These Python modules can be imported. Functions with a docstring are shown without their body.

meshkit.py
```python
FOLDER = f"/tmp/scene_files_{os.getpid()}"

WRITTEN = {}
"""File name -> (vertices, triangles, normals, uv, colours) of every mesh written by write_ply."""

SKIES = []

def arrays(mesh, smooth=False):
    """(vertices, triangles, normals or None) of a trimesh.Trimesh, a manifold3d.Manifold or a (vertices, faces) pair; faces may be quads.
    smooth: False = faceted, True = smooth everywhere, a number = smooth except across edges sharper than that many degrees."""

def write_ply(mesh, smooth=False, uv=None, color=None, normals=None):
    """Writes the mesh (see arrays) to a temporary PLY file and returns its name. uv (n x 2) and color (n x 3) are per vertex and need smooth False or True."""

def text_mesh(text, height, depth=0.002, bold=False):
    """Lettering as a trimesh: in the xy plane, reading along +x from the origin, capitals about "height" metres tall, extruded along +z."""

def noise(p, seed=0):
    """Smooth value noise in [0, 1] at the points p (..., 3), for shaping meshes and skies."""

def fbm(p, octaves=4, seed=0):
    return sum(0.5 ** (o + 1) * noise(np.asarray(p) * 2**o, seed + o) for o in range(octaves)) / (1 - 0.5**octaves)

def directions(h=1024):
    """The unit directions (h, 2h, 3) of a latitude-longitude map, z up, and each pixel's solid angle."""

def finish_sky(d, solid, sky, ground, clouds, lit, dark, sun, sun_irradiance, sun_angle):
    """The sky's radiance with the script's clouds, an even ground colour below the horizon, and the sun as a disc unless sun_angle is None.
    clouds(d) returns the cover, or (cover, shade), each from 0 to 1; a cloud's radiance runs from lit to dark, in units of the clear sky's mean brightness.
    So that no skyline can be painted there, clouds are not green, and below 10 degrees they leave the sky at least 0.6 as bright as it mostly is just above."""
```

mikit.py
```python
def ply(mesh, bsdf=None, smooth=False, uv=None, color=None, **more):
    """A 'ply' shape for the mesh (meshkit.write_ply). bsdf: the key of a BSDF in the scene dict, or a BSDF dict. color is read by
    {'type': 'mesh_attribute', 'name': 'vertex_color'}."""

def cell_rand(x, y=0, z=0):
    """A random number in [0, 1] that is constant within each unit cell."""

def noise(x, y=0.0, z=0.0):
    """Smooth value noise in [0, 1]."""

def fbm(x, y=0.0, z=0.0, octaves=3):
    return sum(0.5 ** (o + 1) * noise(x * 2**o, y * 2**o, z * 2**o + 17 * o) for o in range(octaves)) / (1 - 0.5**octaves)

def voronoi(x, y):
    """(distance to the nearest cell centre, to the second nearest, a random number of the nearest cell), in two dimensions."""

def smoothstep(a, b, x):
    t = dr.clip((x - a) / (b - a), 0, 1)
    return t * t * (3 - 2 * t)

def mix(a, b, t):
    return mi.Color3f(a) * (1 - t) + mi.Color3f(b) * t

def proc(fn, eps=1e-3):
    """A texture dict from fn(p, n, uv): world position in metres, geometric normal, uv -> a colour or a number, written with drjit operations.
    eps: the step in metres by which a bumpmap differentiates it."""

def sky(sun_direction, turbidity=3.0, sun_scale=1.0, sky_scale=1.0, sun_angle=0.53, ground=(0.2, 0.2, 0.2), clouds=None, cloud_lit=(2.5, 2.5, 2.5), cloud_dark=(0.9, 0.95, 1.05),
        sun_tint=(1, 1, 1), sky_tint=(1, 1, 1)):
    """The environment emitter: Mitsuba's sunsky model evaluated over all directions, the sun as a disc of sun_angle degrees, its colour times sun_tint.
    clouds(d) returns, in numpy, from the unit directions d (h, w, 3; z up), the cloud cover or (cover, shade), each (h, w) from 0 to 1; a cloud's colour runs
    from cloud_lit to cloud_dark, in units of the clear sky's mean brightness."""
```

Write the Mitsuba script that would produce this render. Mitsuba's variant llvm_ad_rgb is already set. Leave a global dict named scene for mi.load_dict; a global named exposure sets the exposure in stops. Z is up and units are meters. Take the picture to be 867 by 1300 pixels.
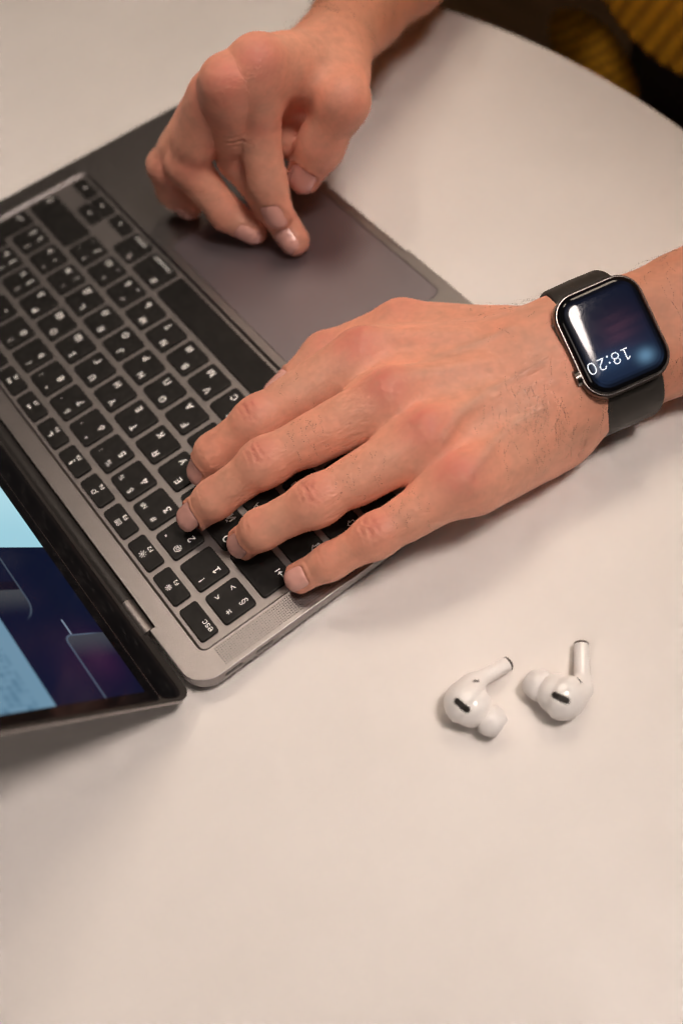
import math
import numpy as np, trimesh, manifold3d as m3, mitsuba as mi, drjit as dr
import shapely, shapely.geometry as sg, shapely.affinity as sa
import mikit, meshkit
from mikit import proc, noise, fbm, smoothstep, mix

rng = np.random.default_rng(7)
scene, labels = {'type': 'scene'}, {}

# The laptop's deck plane is the working frame (mm: x along the keys, y towards the hinge, z out of the deck); the
# table lies under it with the wedge's slope. W() turns deck mm into world metres with the table top at z = 0.
SL = 0.0407
O = np.array([0, 23.0, -12.5])
EX = np.array([1.0, 0, 0]); EY = np.array([0, 1.0, -SL]) / math.hypot(1, SL); EZ = np.array([0, SL, 1.0]) / math.hypot(1, SL)
RW = np.array([EX, EY, EZ])
def W(v): return (np.asarray(v, float) - O) @ RW.T / 1000
def WD(d): return np.asarray(d, float) @ RW.T

# ---------------------------------------------------------------- camera
CAM = np.array([-179.270, 39.143, 357.675])
RV = np.array([1.1878009946276318, -2.4833792586176906, 0.6379286988779612])
from scipy.spatial.transform import Rotation
RM = Rotation.from_rotvec(RV).as_matrix()
FPX = 1275.0
c0 = W(CAM)
scene['camera'] = {'type': 'thinlens', 'fov': math.degrees(2 * math.atan(433.5 / FPX)), 'fov_axis': 'x',
    'to_world': mi.ScalarTransform4f().look_at(origin=c0.tolist(), target=(c0 + WD(RM[2])).tolist(), up=(-WD(RM[1])).tolist()),
    'aperture_radius': 0.0045, 'focus_distance': 0.408, 'near_clip': 0.01, 'far_clip': 60.0}
exposure = 0.03

# ---------------------------------------------------------------- lamps (unseen, out of view, placed to light hands, table and laptop)
# position, aim, diffuser radius, shade depth, rim radius, radiance
LAMPS = [((-0.32, -0.33, 1.00), (0.11, 0.12, 0.0), 0.115, 0.34, 0.152, (56.0, 48.4, 44.2), 'unseen main lamp in a deep bell shade, placed to light the laptop, hands and watch glass'),
         ((0.37, -0.76, 1.20), (0.37, -0.76, 0.0), 0.20, 0.02, 0.22, (11.4, 9.4, 7.5), 'unseen lamp behind the seated person, placed to light the arms and table from the back'),
         ((0.47, -0.16, 1.05), (0.47, -0.16, 0.0), 0.092, 0.02, 0.107, (18.5, 15.7, 13.3), 'unseen small lamp off the right end of the laptop, placed to brighten the metal deck'),
         ((-0.25, 0.64, 0.90), (-0.25, 0.64, 0.0), 0.20, 0.02, 0.22, (3.9, 3.4, 3.1), 'unseen lamp beyond the screen side of the table, placed to lighten the shadow under the lid')]
#LAMPS_END

# ---------------------------------------------------------------- helpers
def T4(m): return mi.ScalarTransform4f(np.asarray(m, float).tolist())
def num(name):
    if name not in scene: return name
    i = 1
    while f'{name}_{i:03d}' in scene: i += 1
    return f'{name}_{i:03d}'
things = set()
def thing(name, label, cat, group=None):
    key, i = name, 0
    while key in things:
        i += 1; key = f'{name}_{i:03d}'
    things.add(key)
    labels[key] = {'label': label, 'category': cat}
    if group: labels[key]['group'] = group
    return key
def part(parent, name, mesh, bsdf, smooth=30, label=None, kind=None, **kw):
    key = num(f'{parent}__{name}')
    scene[key] = mikit.ply(mesh, bsdf, smooth=smooth, **kw)
    if label or kind:
        labels[key] = {}
        if label: labels[key]['label'] = label
        if kind: labels[key]['kind'] = kind
    return key
def tm(v, f): return trimesh.Trimesh(np.asarray(v, float), np.asarray(f, int), process=False)
def conv(m):
    if hasattr(m, 'to_mesh'):
        q = m.to_mesh(); m = tm(q.vert_properties[:, :3], q.tri_verts)
    return m
def w_(m):
    m = conv(m).copy(); m.vertices = W(m.vertices); return m
def hull(pts): return m3.Manifold.hull_points(np.asarray(pts, np.float64))
def rrect(x0, y0, x1, y1, r, n=5):
    out = []
    for cx, cy, a in ((x1 - r, y1 - r, 0), (x0 + r, y1 - r, 90), (x0 + r, y0 + r, 180), (x1 - r, y0 + r, 270)):
        for k in range(n + 1):
            t = math.radians(a + 90 * k / n); out.append((cx + r * math.cos(t), cy + r * math.sin(t)))
    return np.array(out)
def ring(p, z): return np.c_[p, np.full(len(p), z)]
def lathe(profile, n=48):
    return trimesh.creation.revolve(np.asarray(profile, float), sections=n)
def polyext(g, z0, z1):
    ms = []
    for q in getattr(g, 'geoms', [g]):
        if q.is_empty or q.area < 1e-9: continue
        m = trimesh.creation.extrude_polygon(q, z1 - z0, engine='earcut'); m.apply_translation([0, 0, z0]); ms.append(m)
    return trimesh.util.concatenate(ms)
def frame(x, y, z, o):
    m = np.eye(4); m[:3, 0], m[:3, 1], m[:3, 2], m[:3, 3] = x, y, z, o; return m
def nrm(v): v = np.asarray(v, float); return v / np.linalg.norm(v)
def tube(pts, radii, n=10):
    pts = np.asarray(pts, float); radii = np.broadcast_to(radii, len(pts)); V, F = [], []
    t = np.gradient(pts, axis=0); t /= np.linalg.norm(t, axis=1, keepdims=True)
    u = np.cross(t[0], [0.3, 0.5, 0.81]); u /= np.linalg.norm(u)
    for i in range(len(pts)):
        u = u - t[i] * (u @ t[i]); u /= np.linalg.norm(u); v = np.cross(t[i], u)
        a = np.arange(n) / n * 2 * math.pi
        V.append(pts[i] + radii[i] * (np.cos(a)[:, None] * u + np.sin(a)[:, None] * v))
    for i in range(len(pts) - 1):
        for k in range(n):
            a, b = i * n + k, i * n + (k + 1) % n
            F += [(a, b, b + n), (a, b + n, a + n)]
    V = np.vstack(V + [pts[:1], pts[-1:]]); c, d = len(V) - 2, len(V) - 1; l = (len(pts) - 1) * n
    for k in range(n): F += [(c, (k + 1) % n, k), (d, l + k, l + (k + 1) % n)]
    return tm(V, F)

# ---------------------------------------------------------------- materials
def bs(name, **k): scene[name] = {'type': 'twosided', 'bsdf': {'type': 'principled', **k}}
def rgb(*c): return {'type': 'rgb', 'value': list(c)}
def table_col(p, n, uv):
    a = fbm(p.x * 9, p.y * 9, 0.0, octaves=3); b = fbm(p.x * 60 + 7, p.y * 22, 1.0, octaves=2)
    return mix((0.70, 0.663, 0.633), (0.77, 0.735, 0.71), a * 0.75 + b * 0.25)
def table_rough(p, n, uv):
    s = fbm(p.x * 14 + p.y * 9, p.y * 40, 3.0, octaves=3)
    return 0.33 + 0.20 * s
bs('mat_table', base_color=proc(table_col), roughness=proc(table_rough), specular=0.38)
bs('mat_table_edge', base_color=rgb(0.62, 0.58, 0.54), roughness=0.4)
def alu(p, n, uv):
    g = noise(p.x * 5200, p.y * 5200, p.z * 5200)
    return mix((0.285, 0.261, 0.257), (0.345, 0.319, 0.315), g)
bs('mat_aluminium', base_color=proc(alu), roughness=0.41, metallic=1.0)
bs('mat_pad', base_color=rgb(0.265, 0.236, 0.258), roughness=0.40, metallic=0.85, specular=0.4)
bs('mat_well', base_color=rgb(0.27, 0.248, 0.242), roughness=0.42, metallic=0.85)
def keycol(p, n, uv):
    a = fbm(p.x * 260, p.y * 260, 0.0, octaves=3)
    return mix((0.008, 0.0075, 0.007), (0.015, 0.014, 0.013), a)
def keyrough(p, n, uv): return 0.42 + 0.2 * fbm(p.x * 200 + 3, p.y * 200, 1.0, octaves=3)
bs('mat_key', base_color=proc(keycol), roughness=proc(keyrough), specular=0.2)
bs('mat_legend', base_color=rgb(0.86, 0.84, 0.82), roughness=0.5)
bs('mat_black', base_color=rgb(0.006, 0.006, 0.006), roughness=0.5)
bs('mat_hinge', base_color=rgb(0.02, 0.018, 0.017), roughness=0.45)
bs('mat_glass_black', base_color=rgb(0.005, 0.005, 0.006), roughness=0.08, specular=0.3)
bs('mat_screen', base_color=rgb(0.003, 0.003, 0.004), roughness=0.12, specular=0.15)
bs('mat_rubber', base_color=rgb(0.028, 0.026, 0.024), roughness=0.55)
bs('mat_strap', base_color=rgb(0.030, 0.027, 0.024), roughness=0.48, specular=0.4)
bs('mat_watch_case', base_color=rgb(0.13, 0.115, 0.105), roughness=0.22, metallic=1.0)
bs('mat_steel', base_color=rgb(0.24, 0.22, 0.21), roughness=0.22, metallic=1.0)
bs('mat_bud', base_color=rgb(0.86, 0.84, 0.82), roughness=0.08, specular=0.5, clearcoat=0.6, clearcoat_gloss=0.95)
bs('mat_tip', base_color=rgb(0.82, 0.80, 0.785), roughness=0.38, specular=0.35)
bs('mat_mesh_black', base_color=proc(lambda p, n, uv: mix((0.008, 0.007, 0.006), (0.05, 0.045, 0.04), noise(p.x * 6000, p.y * 6000, p.z * 6000))), roughness=0.45, metallic=0.3)
bs('mat_floor', base_color=proc(lambda p, n, uv: mix((0.07, 0.036, 0.016), (0.13, 0.07, 0.032), fbm(p.x * 3, p.y * 30, 0.0))), roughness=0.5)
def knit(p, n, uv):
    r = 0.5 + 0.5 * dr.sin(uv.x * 2 * math.pi)
    return mix((0.42, 0.18, 0.005), (0.80, 0.39, 0.014), smoothstep(.1, .8, r) * .7 + 0.2 * fbm(p.x * 300, p.y * 300, p.z * 300))
bs('mat_knit', base_color=proc(knit), roughness=0.9, sheen=0.5)
bs('mat_trousers', base_color=rgb(0.030, 0.019, 0.013), roughness=0.9)
bs('mat_shade', base_color=rgb(0.8, 0.77, 0.72), roughness=0.6)
bs('mat_hair', base_color=rgb(0.10, 0.052, 0.03), roughness=0.5)

# ---------------------------------------------------------------- table and floor
t = thing('round_table', 'round white table that carries the laptop, hands and earbuds', 'table')
TC = W([119, 112, 0])[:2]; R_T = 0.46
prof = [(0.0001, -0.025), (R_T - .010, -0.025), (R_T - .003, -0.022), (R_T, -0.016), (R_T, -0.005), (R_T - .0012, -0.0018), (R_T - .004, 0.0), (0.0001, 0.0)]
top = lathe(prof, 180); top.apply_translation([TC[0], TC[1], 0])
part(t, 'tabletop', top, 'mat_table', smooth=25)
leg = lathe([(0.0001, -0.72), (0.24, -0.72), (0.25, -0.71), (0.06, -0.69), (0.035, -0.66), (0.035, -0.03), (0.08, -0.0255), (0.0001, -0.0255)], 48)
leg.apply_translation([TC[0], TC[1], 0])
part(t, 'pedestal', leg, 'mat_table_edge')
fl = trimesh.creation.box([12, 12, 0.1]); fl.apply_translation([0, 0, -0.772])
scene['floor'] = mikit.ply(fl, 'mat_floor'); labels['floor'] = {'label': 'dark brown floor below the table', 'kind': 'structure'}

bs('mat_shade_inside', base_color=rgb(0.03, 0.028, 0.026), roughness=0.7)
for (pos, aim, rad, dep, rim, col, lab) in LAMPS:
    k = thing('unseen_lamp', lab, 'lamp')  # lamps out of view, set where their light and reflections are wanted
    ax = nrm(np.array(aim) - pos); x_ = nrm(np.cross(ax, [0.2, 1, 0.1])); M = frame(x_, np.cross(ax, x_), ax, pos)
    g = rad + .008
    outer = lathe([(0.0001, -.05), (.03, -.05), (g, -.015), (rim + .003, dep), (rim, dep), (g - .003, -.011), (0.0001, -.011)], 48)
    lining = lathe([(g - .0035, -.004), (rim - .0006, dep - .001), (rim - .0016, dep - .001), (g - .0045, -.004), (g - .0035, -.004)], 48)
    df = lathe([(0.0001, -.006), (rad, -.006), (rad, 0.0), (0.0001, 0.0)], 48)
    cd = lathe([(0.0001, 0), (.003, 0), (.003, 1.2), (0.0001, 1.2)], 8); cd.apply_translation(np.array(pos) - ax * .045)
    for m in (outer, lining, df): m.apply_transform(M)
    part(k, 'shade', outer, 'mat_shade'); part(k, 'cord', cd, 'mat_black')
    if dep > .1: part(k, 'lining', lining, 'mat_shade_inside')  # dark lining narrows the unseen main lamp to a pool of light
    dk = part(k, 'diffuser', df, 'mat_shade', smooth=20)
    scene[dk]['emitter'] = {'type': 'area', 'radiance': rgb(*col)}

# ---------------------------------------------------------------- laptop
lap = thing('laptop', 'open grey laptop with black keys, its lid tilted back, under both hands', 'laptop')
X0, X1, YR, YF = -14.5, 289.6, 23.2, -186.0
zb = lambda y: -11.3 + (YR - y) / (YR - YF) * 8.0
def inset(d, r=11.5): return rrect(X0 + d, YF + d, X1 - d, YR - d, r - d if r > d + 1 else 1.5, 10)
pts = [ring(inset(.3), 0.0), ring(inset(.06), -.12), ring(inset(0), -.32)]
for d, fz in ((0.0, .56), (.5, .70), (1.8, .84), (4.5, .95), (9, 1.0)):
    q = inset(d); pts.append(np.c_[q, [zb(y) * fz for y in q[:, 1]]])
base = hull(np.vstack(pts))
WX0, WX1, WY0, WY1 = -1.6, 276.9, -93.2, 11.4
well = hull(np.vstack([ring(rrect(WX0 - 1.2, WY0 - 1.2, WX1 + 1.2, WY1 + 1.2, 3.6), 0.02), ring(rrect(WX0 - 1.2, WY0 - 1.2, WX1 + 1.2, WY1 + 1.2, 3.6), 1.0),
                       ring(rrect(WX0, WY0, WX1, WY1, 2.4), -1.5)]))
PX0, PX1, PY0, PY1 = 79.5, 196.5, -180.2, -98.3
padcut = hull(np.vstack([ring(rrect(PX0, PY0, PX1, PY1, 4.5, 8), 1.0), ring(rrect(PX0, PY0, PX1, PY1, 4.5, 8), -.55)]))
scoop = hull([(110 + a * 4 if a == 0 else 180 - 4, 0, 0) for a in (0,)] + [(0, 0, 0)]) if False else None
sc = np.vstack([[(109, -190, 2), (180, -190, 2), (109, -190, -8), (180, -190, -8)], [(110.5, -185.1, 2), (178.5, -185.1, 2), (112.5, -185.3, -1.3), (176.5, -185.3, -1.3)]])
sc2 = hull(np.vstack([[(109, -190, 1.5), (180, -190, 1.5), (109, -190, -2.4), (180, -190, -2.4)], [(114, -182.6, 1.5), (175, -182.6, 1.5), (114, -184.0, -1.6), (175, -184.0, -1.6)]]))
notch = hull([(x, y, z) for x in (19.2, 255.9) for y in (20.6, 40) for z in (2, -8.6)])
cuts = [well, padcut, sc2, notch]
def slot(y0, y1, zc, h, x0, x1):
    p = rrect(y0, zc - h / 2, y1, zc + h / 2, h / 2 - .01, 6)
    return hull(np.vstack([np.c_[np.full(len(p), x), p] for x in (x0, x1)]))
for y0, y1 in ((1.6, 10.2), (-13.3, -4.7)): cuts.append(slot(y0, y1, -3.5, 2.2, -20, -11.5))
hx, hy = np.meshgrid(np.arange(-12.2, -3.2, 1.0), np.arange(-90.5, 8.0, 1.03)); holes = np.c_[hx.ravel(), hy.ravel()]
hx, hy = np.meshgrid(np.arange(279.6, 288, 1.0), np.arange(-90.5, 8.0, 1.03)); holes = np.vstack([holes, np.c_[hx.ravel(), hy.ravel()]])
cyl = m3.Manifold.cylinder(1.0, 0.31, 0.31, 8).translate((0, 0, -.5))
cuts.append(m3.Manifold.compose([cyl.translate((x, y, 0)) for x, y in holes]))
for c in cuts: base = base - c
part(lap, 'base', w_(base), 'mat_aluminium', smooth=28)
dot = m3.Manifold.cylinder(.06, .29, .29, 8)
part(lap, 'speaker_grille', w_(m3.Manifold.compose([dot.translate((x, y, -.22)) for x, y in holes])), 'mat_black', smooth=False, kind='stuff', label='fine dark speaker holes beside the keyboard')
fl_ = polyext(sg.Polygon(rrect(WX0 + .05, WY0 + .05, WX1 - .05, WY1 - .05, 2.3)), -1.48, -1.38)
part(lap, 'keyboard_tray', w_(fl_), 'mat_well', smooth=False)
pd = hull(np.vstack([ring(rrect(PX0 + .35, PY0 + .35, PX1 - .35, PY1 - .35, 4.2, 8), -.5), ring(rrect(PX0 + .35, PY0 + .35, PX1 - .35, PY1 - .35, 4.2, 8), -.2), ring(rrect(PX0 + .5, PY0 + .5, PX1 - .5, PY1 - .5, 4.1, 8), -.07)]))
part(lap, 'trackpad', w_(pd), 'mat_pad', smooth=30)
for y0, y1 in ((1.7, 10.1), (-13.2, -4.8)):
    part(lap, 'port', w_(slot(y0 + .05, y1 - .05, -3.5, 2.1, -13.9, -11.6)), 'mat_black', smooth=30)
for x, y in ((6, 10), (270, 10), (10, -174), (266, -174)):
    h = 12.5 - SL * (23 - y) + .02
    m = m3.Manifold.cylinder(h + zb(y) + .6, 6, 6.5, 24).translate((x, y, -h))
    part(lap, 'rubber_foot', w_(m), 'mat_rubber')

# keys
PY = 18.57
def text(s, h, bold=False):
    m = meshkit.text_mesh(s, h, depth=0.03, bold=bold); m.apply_translation([-(m.bounds[0][0] + m.bounds[1][0]) / 2, -h / 2, 0]); return m
def icon(g, s=1.0):
    return polyext(sa.scale(g, s, s, origin=(0, 0)), 0, .03)
L_ = lambda a, b, w=.35: sg.LineString([a, b]).buffer(w / 2)
def sun(r):
    g = sg.Point(0, 0).buffer(.42 * r).difference(sg.Point(0, 0).buffer(.2 * r))
    for k in range(8):
        a = k * math.pi / 4; g = g.union(L_((.66 * r * math.cos(a), .66 * r * math.sin(a)), (r * math.cos(a), r * math.sin(a)), .25))
    return g
def tri(x, s): return sg.Polygon([(x - s * .7, -s), (x - s * .7, s), (x + s * .8, 0)])
bar = lambda x, h: sg.box(x - .17, -h, x + .17, h)
spk = sg.Polygon([(-1.1, -.4), (-.6, -.4), (0, -.95), (0, .95), (-.6, .4), (-1.1, .4)])
arc = lambda r: sg.Point(0, 0).buffer(r).difference(sg.Point(0, 0).buffer(r - .25)).intersection(sg.Polygon([(0, 0), (3, 2), (3, -2)]))
ICON = {'F1': sun(1.15), 'F2': sun(1.5),
    'F3': shapely.union_all([sg.box(x, y, x + 1.15, y + .95).difference(sg.box(x + .22, y + .22, x + .93, y + .73)) for x, y in ((-1.35, .1), (.1, .1), (-1.35, -1.1), (.1, -1.1))]),
    'F4': sg.Point(.1, .25).buffer(.95).difference(sg.Point(.1, .25).buffer(.66)).union(L_((-.55, -.45), (-1.1, -1.1), .34)),
    'F5': sg.LineString([(0, -.1), (0, .9)]).buffer(.42).union(L_((0, -.8), (0, -1.3), .25)).union(L_((-.5, -1.3), (.5, -1.3), .25)),
    'F6': sg.Point(0, 0).buffer(1.15).difference(sg.Point(.55, .35).buffer(.95)),
    'F7': sa.scale(tri(-.7, .8).union(tri(.6, .8)), -1, 1, origin=(0, 0)), 'F8': tri(-.6, .85).union(bar(.5, .85)).union(bar(1.1, .85)), 'F9': tri(-.7, .8).union(tri(.6, .8)),
    'F10': spk, 'F11': spk.union(arc(.9)), 'F12': spk.union(arc(.9)).union(arc(1.5))}
def key(x0, x1, y0, y1, legends, rc=1.7, poly=None, name='key', label=None):
    """legends: list of (mesh, fx, fy) with fx, fy offsets from the key centre in mm"""
    if poly is None:
        p = lambda d: rrect(x0 + d, y0 + d, x1 - d, y1 - d, rc - d * .8, 4)
        m = conv(hull(np.vstack([ring(p(0), -1.36), ring(p(0), -.45), ring(p(.14), -.14), ring(p(.5), 0)])))
    else:
        m = trimesh.util.concatenate([polyext(poly, -1.36, -.3), polyext(poly.buffer(-.3), -.29, -.0)])
    tilt = rng.normal(0, .004, 2)
    cx, cy = (x0 + x1) / 2, (y0 + y1) / 2
    def tl(v): v = v.copy(); v[:, 2] += tilt[0] * (v[:, 0] - cx) + tilt[1] * (v[:, 1] - cy); return v
    m.vertices = tl(m.vertices)
    k = part(lap, name, w_(m), 'mat_key', smooth=35, label=label)
    if legends:
        g = trimesh.util.concatenate([(lambda q: (q.apply_translation([cx + fx, cy + fy, .008]), q)[1])(q.copy()) for q, fx, fy in legends])
        g.vertices = tl(g.vertices)
        part(k, 'legend', w_(g), 'mat_legend', smooth=False)
G = 1.45                                       # half the gap between keycaps
def row_y(r): return -(r + 1) * PY + 1.55, -r * PY - 1.55
def letter(lat, cyr): return [(text(lat, 3.25, True), -3.9, 3.7), (text(cyr, 3.25, True), 3.3, -3.5)]
def number(tl, bl, tr=None, br=None):
    out = [(text(tl, 2.7), -3.9, 4.0), (text(bl, 3.2, True), -3.9, -3.2)]
    if tr: out.append((text(tr, 2.3), 4.6, 3.4))
    if br: out.append((text(br, 3.1), 3.4, -3.5))
    return out
def add_row(r, x, keys):
    y0, y1 = row_y(r)
    for wu, leg in keys:
        key(x * 19 + G, (x + wu) * 19 - G, y0, y1, leg); x += wu
# function row
pitch = 264.8 / 13
for i in range(14):
    cx = 10.2 + i * pitch
    x0, x1 = cx - 8.75, cx + 8.75
    if i == 0: lg = [(text('esc', 2.7), -4.2, -1.4)]
    elif i == 13: lg = []
    else: lg = [(icon(ICON[f'F{i}'], 1.15), 0, 1.35), (text(f'F{i}', 1.7, True), 0, -2.35)]
    key(x0, x1, 1.5, 10.0, lg, rc=1.5)
sym2 = [(text('<', 3.0), 4.4, 3.7), (text('>', 3.0), 4.2, -3.6), (text('±', 3.0), -4.0, 3.9), (text('§', 3.3), -4.0, -3.5)]
add_row(0, 0, [(1, sym2), (1, number('!', '1')), (1, number('@', '2', '"')), (1, number('#', '3', '№')), (1, number('$', '4', '%')), (1, number('%', '5', ':')), (1, number('^', '6', ',')),
    (1, number('&', '7', '.')), (1, number('*', '8', ';')), (1, number('(', '9')), (1, number(')', '0')), (1, number('_', '-')), (1, number('+', '=')), (1.5, [(text('⌫', 3.0), 7.5, -3.4)])])
add_row(1, 0, [(1.5, [(text('⇥', 4.4), -8.3, -4.0)])] + [(1, letter(a, b)) for a, b in zip('QWERTYUIOP', 'ЙЦУКЕНГШЩЗ')] + [(1, number('{', '[', None, 'Х')), (1, number('}', ']', None, 'Ъ'))])
add_row(2, 0, [(1.75, [(text('⇪', 3.4), -10.0, -3.6)])] + [(1, letter(a, b)) for a, b in zip('ASDFGHJKL', 'ФЫВАПРОЛД')] + [(1, number(':', ';', None, 'Ж')), (1, number('"', "'", None, 'Э')), (1, number('|', '\\', None, 'Ё'))])
en = sg.Polygon(rrect(13.5 * 19 + G, row_y(1)[0], 14.5 * 19 - G, row_y(1)[1], .3)).union(sg.Polygon(rrect(13.75 * 19 + G, row_y(2)[0], 14.5 * 19 - G, row_y(1)[1] - 1, .3))).buffer(-1).buffer(2.2).buffer(-1.2)
key(13.5 * 19 + G, 14.5 * 19 - G, row_y(2)[0], row_y(1)[1], [(text('⏎', 3.2), 3.2, -12.5)], poly=en)
add_row(3, 0, [(1.25, [(text('⇧', 3.4), -5.6, -3.4)]), (1, number('~', '`', ']', '['))] + [(1, letter(a, b)) for a, b in zip('ZXCVBNM', 'ЯЧСМИТЬ')] + [(1, number('<', ',', None, 'Б')), (1, number('>', '.', None, 'Ю')), (1, number('?', '/', ',', '.')), (2.25, [(text('⇧', 3.4), 16.5, -3.4)])])
add_row(4, 0, [(1, [(text('fn', 2.5), 4.5, 4.6)]), (1, [(text('⌃', 3.4), 4.6, 4.2), (text('control', 2.2), 0, -4.6)]), (1, [(text('⌥', 2.8), 4.4, 4.4), (text('option', 2.2), 0, -4.6)]), (1.25, [(text('⌘', 2.8), 6.5, 4.4), (text('command', 2.2), 2, -4.6)]),
    (5, []), (1.25, [(text('⌘', 3.0), -6.3, 4.2), (text('command', 2.3), 0, -4.9)]), (1, [(text('⌥', 2.8), -4.4, 4.4), (text('option', 2.3), 0, -4.9)])])
y0, y1 = row_y(4); ym = (y0 + y1) / 2
at = sg.Polygon([(-1.3, -1), (1.3, -1), (0, 1.2)])
for i, (ang, ya, yb) in enumerate(((90, y0, ym - .35), (0, ym + .35, y1), (180, y0, ym - .35), (-90, y0, ym - .35))):
    cx = (11.5 + (0, 1, 1, 2)[i] + .5) * 19
    key(cx - 9.5 + G, cx + 9.5 - G, ya, yb, [(icon(sa.rotate(at, ang, origin=(0, 0)), .75), 0, 0)], rc=1.4)

# hinge and lid
LID = math.radians(49); LU = np.array([0, math.cos(LID), math.sin(LID)]); LN = np.array([0, -math.sin(LID), math.cos(LID)]); LO = np.array([0, 24.0, -3.0])
def lid(v): v = np.asarray(v, float); return LO + v[:, :1] * [1, 0, 0] + v[:, 1:2] * LU + v[:, 2:3] * LN
def lidmesh(m): m = conv(m).copy(); m.vertices = W(lid(m.vertices)); return m
LR = 214.0
LB, LC = 1.0, 7.0
sh = hull(np.vstack([ring(rrect(X0, LB, X1, LR, LC, 10), -1.0), ring(rrect(X0 + .3, LB + .3, X1 - .3, LR - .3, LC, 10), -.55), ring(rrect(X0, LB, X1, LR, LC, 10), -2.6), ring(rrect(X0 + 1.5, LB + 1.5, X1 - 1.5, LR - 1.5, LC, 10), -4.0), ring(rrect(X0 + 5, LB + 5, X1 - 5, LR - 5, 5, 10), -4.6)]))
lk = part(lap, 'lid', lidmesh(sh), 'mat_aluminium', smooth=28)
gasket = polyext(sg.Polygon(rrect(X0 - .1, LB - .12, X1 + .1, LR + .1, LC, 10)), -.9, -.25)
part(lk, 'gasket', lidmesh(gasket), 'mat_rubber', smooth=False)
gl = hull(np.vstack([ring(rrect(X0 + 1.2, 17.2, X1 - 1.2, LR - 1.2, 2, 6), -.26), ring(rrect(X0 + 1.2, 17.2, X1 - 1.2, LR - 1.2, 2, 6), -.08), ring(rrect(X0 + 1.5, 17.5, X1 - 1.5, LR - 1.5, 2, 6), 0.02)]))
part(lk, 'screen_glass', lidmesh(gl), 'mat_glass_black', smooth=30)
chin = hull(np.vstack([ring(rrect(X0 + 1.2, 5.2, X1 - 1.2, 16.9, 4, 8), -.26), ring(rrect(X0 + 1.2, 5.2, X1 - 1.2, 16.9, 4, 8), -.15), ring(rrect(X0 + 1.5, 5.5, X1 - 1.5, 16.75, 3.8, 8), -.05)]))
part(lk, 'chin_strip', lidmesh(chin), 'mat_glass_black', smooth=30)
part(lk, 'glass_seam', lidmesh(polyext(sg.box(X0 + 2, 16.93, X1 - 2, 17.17), -.25, 0.0)), 'mat_aluminium', smooth=False)
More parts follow.
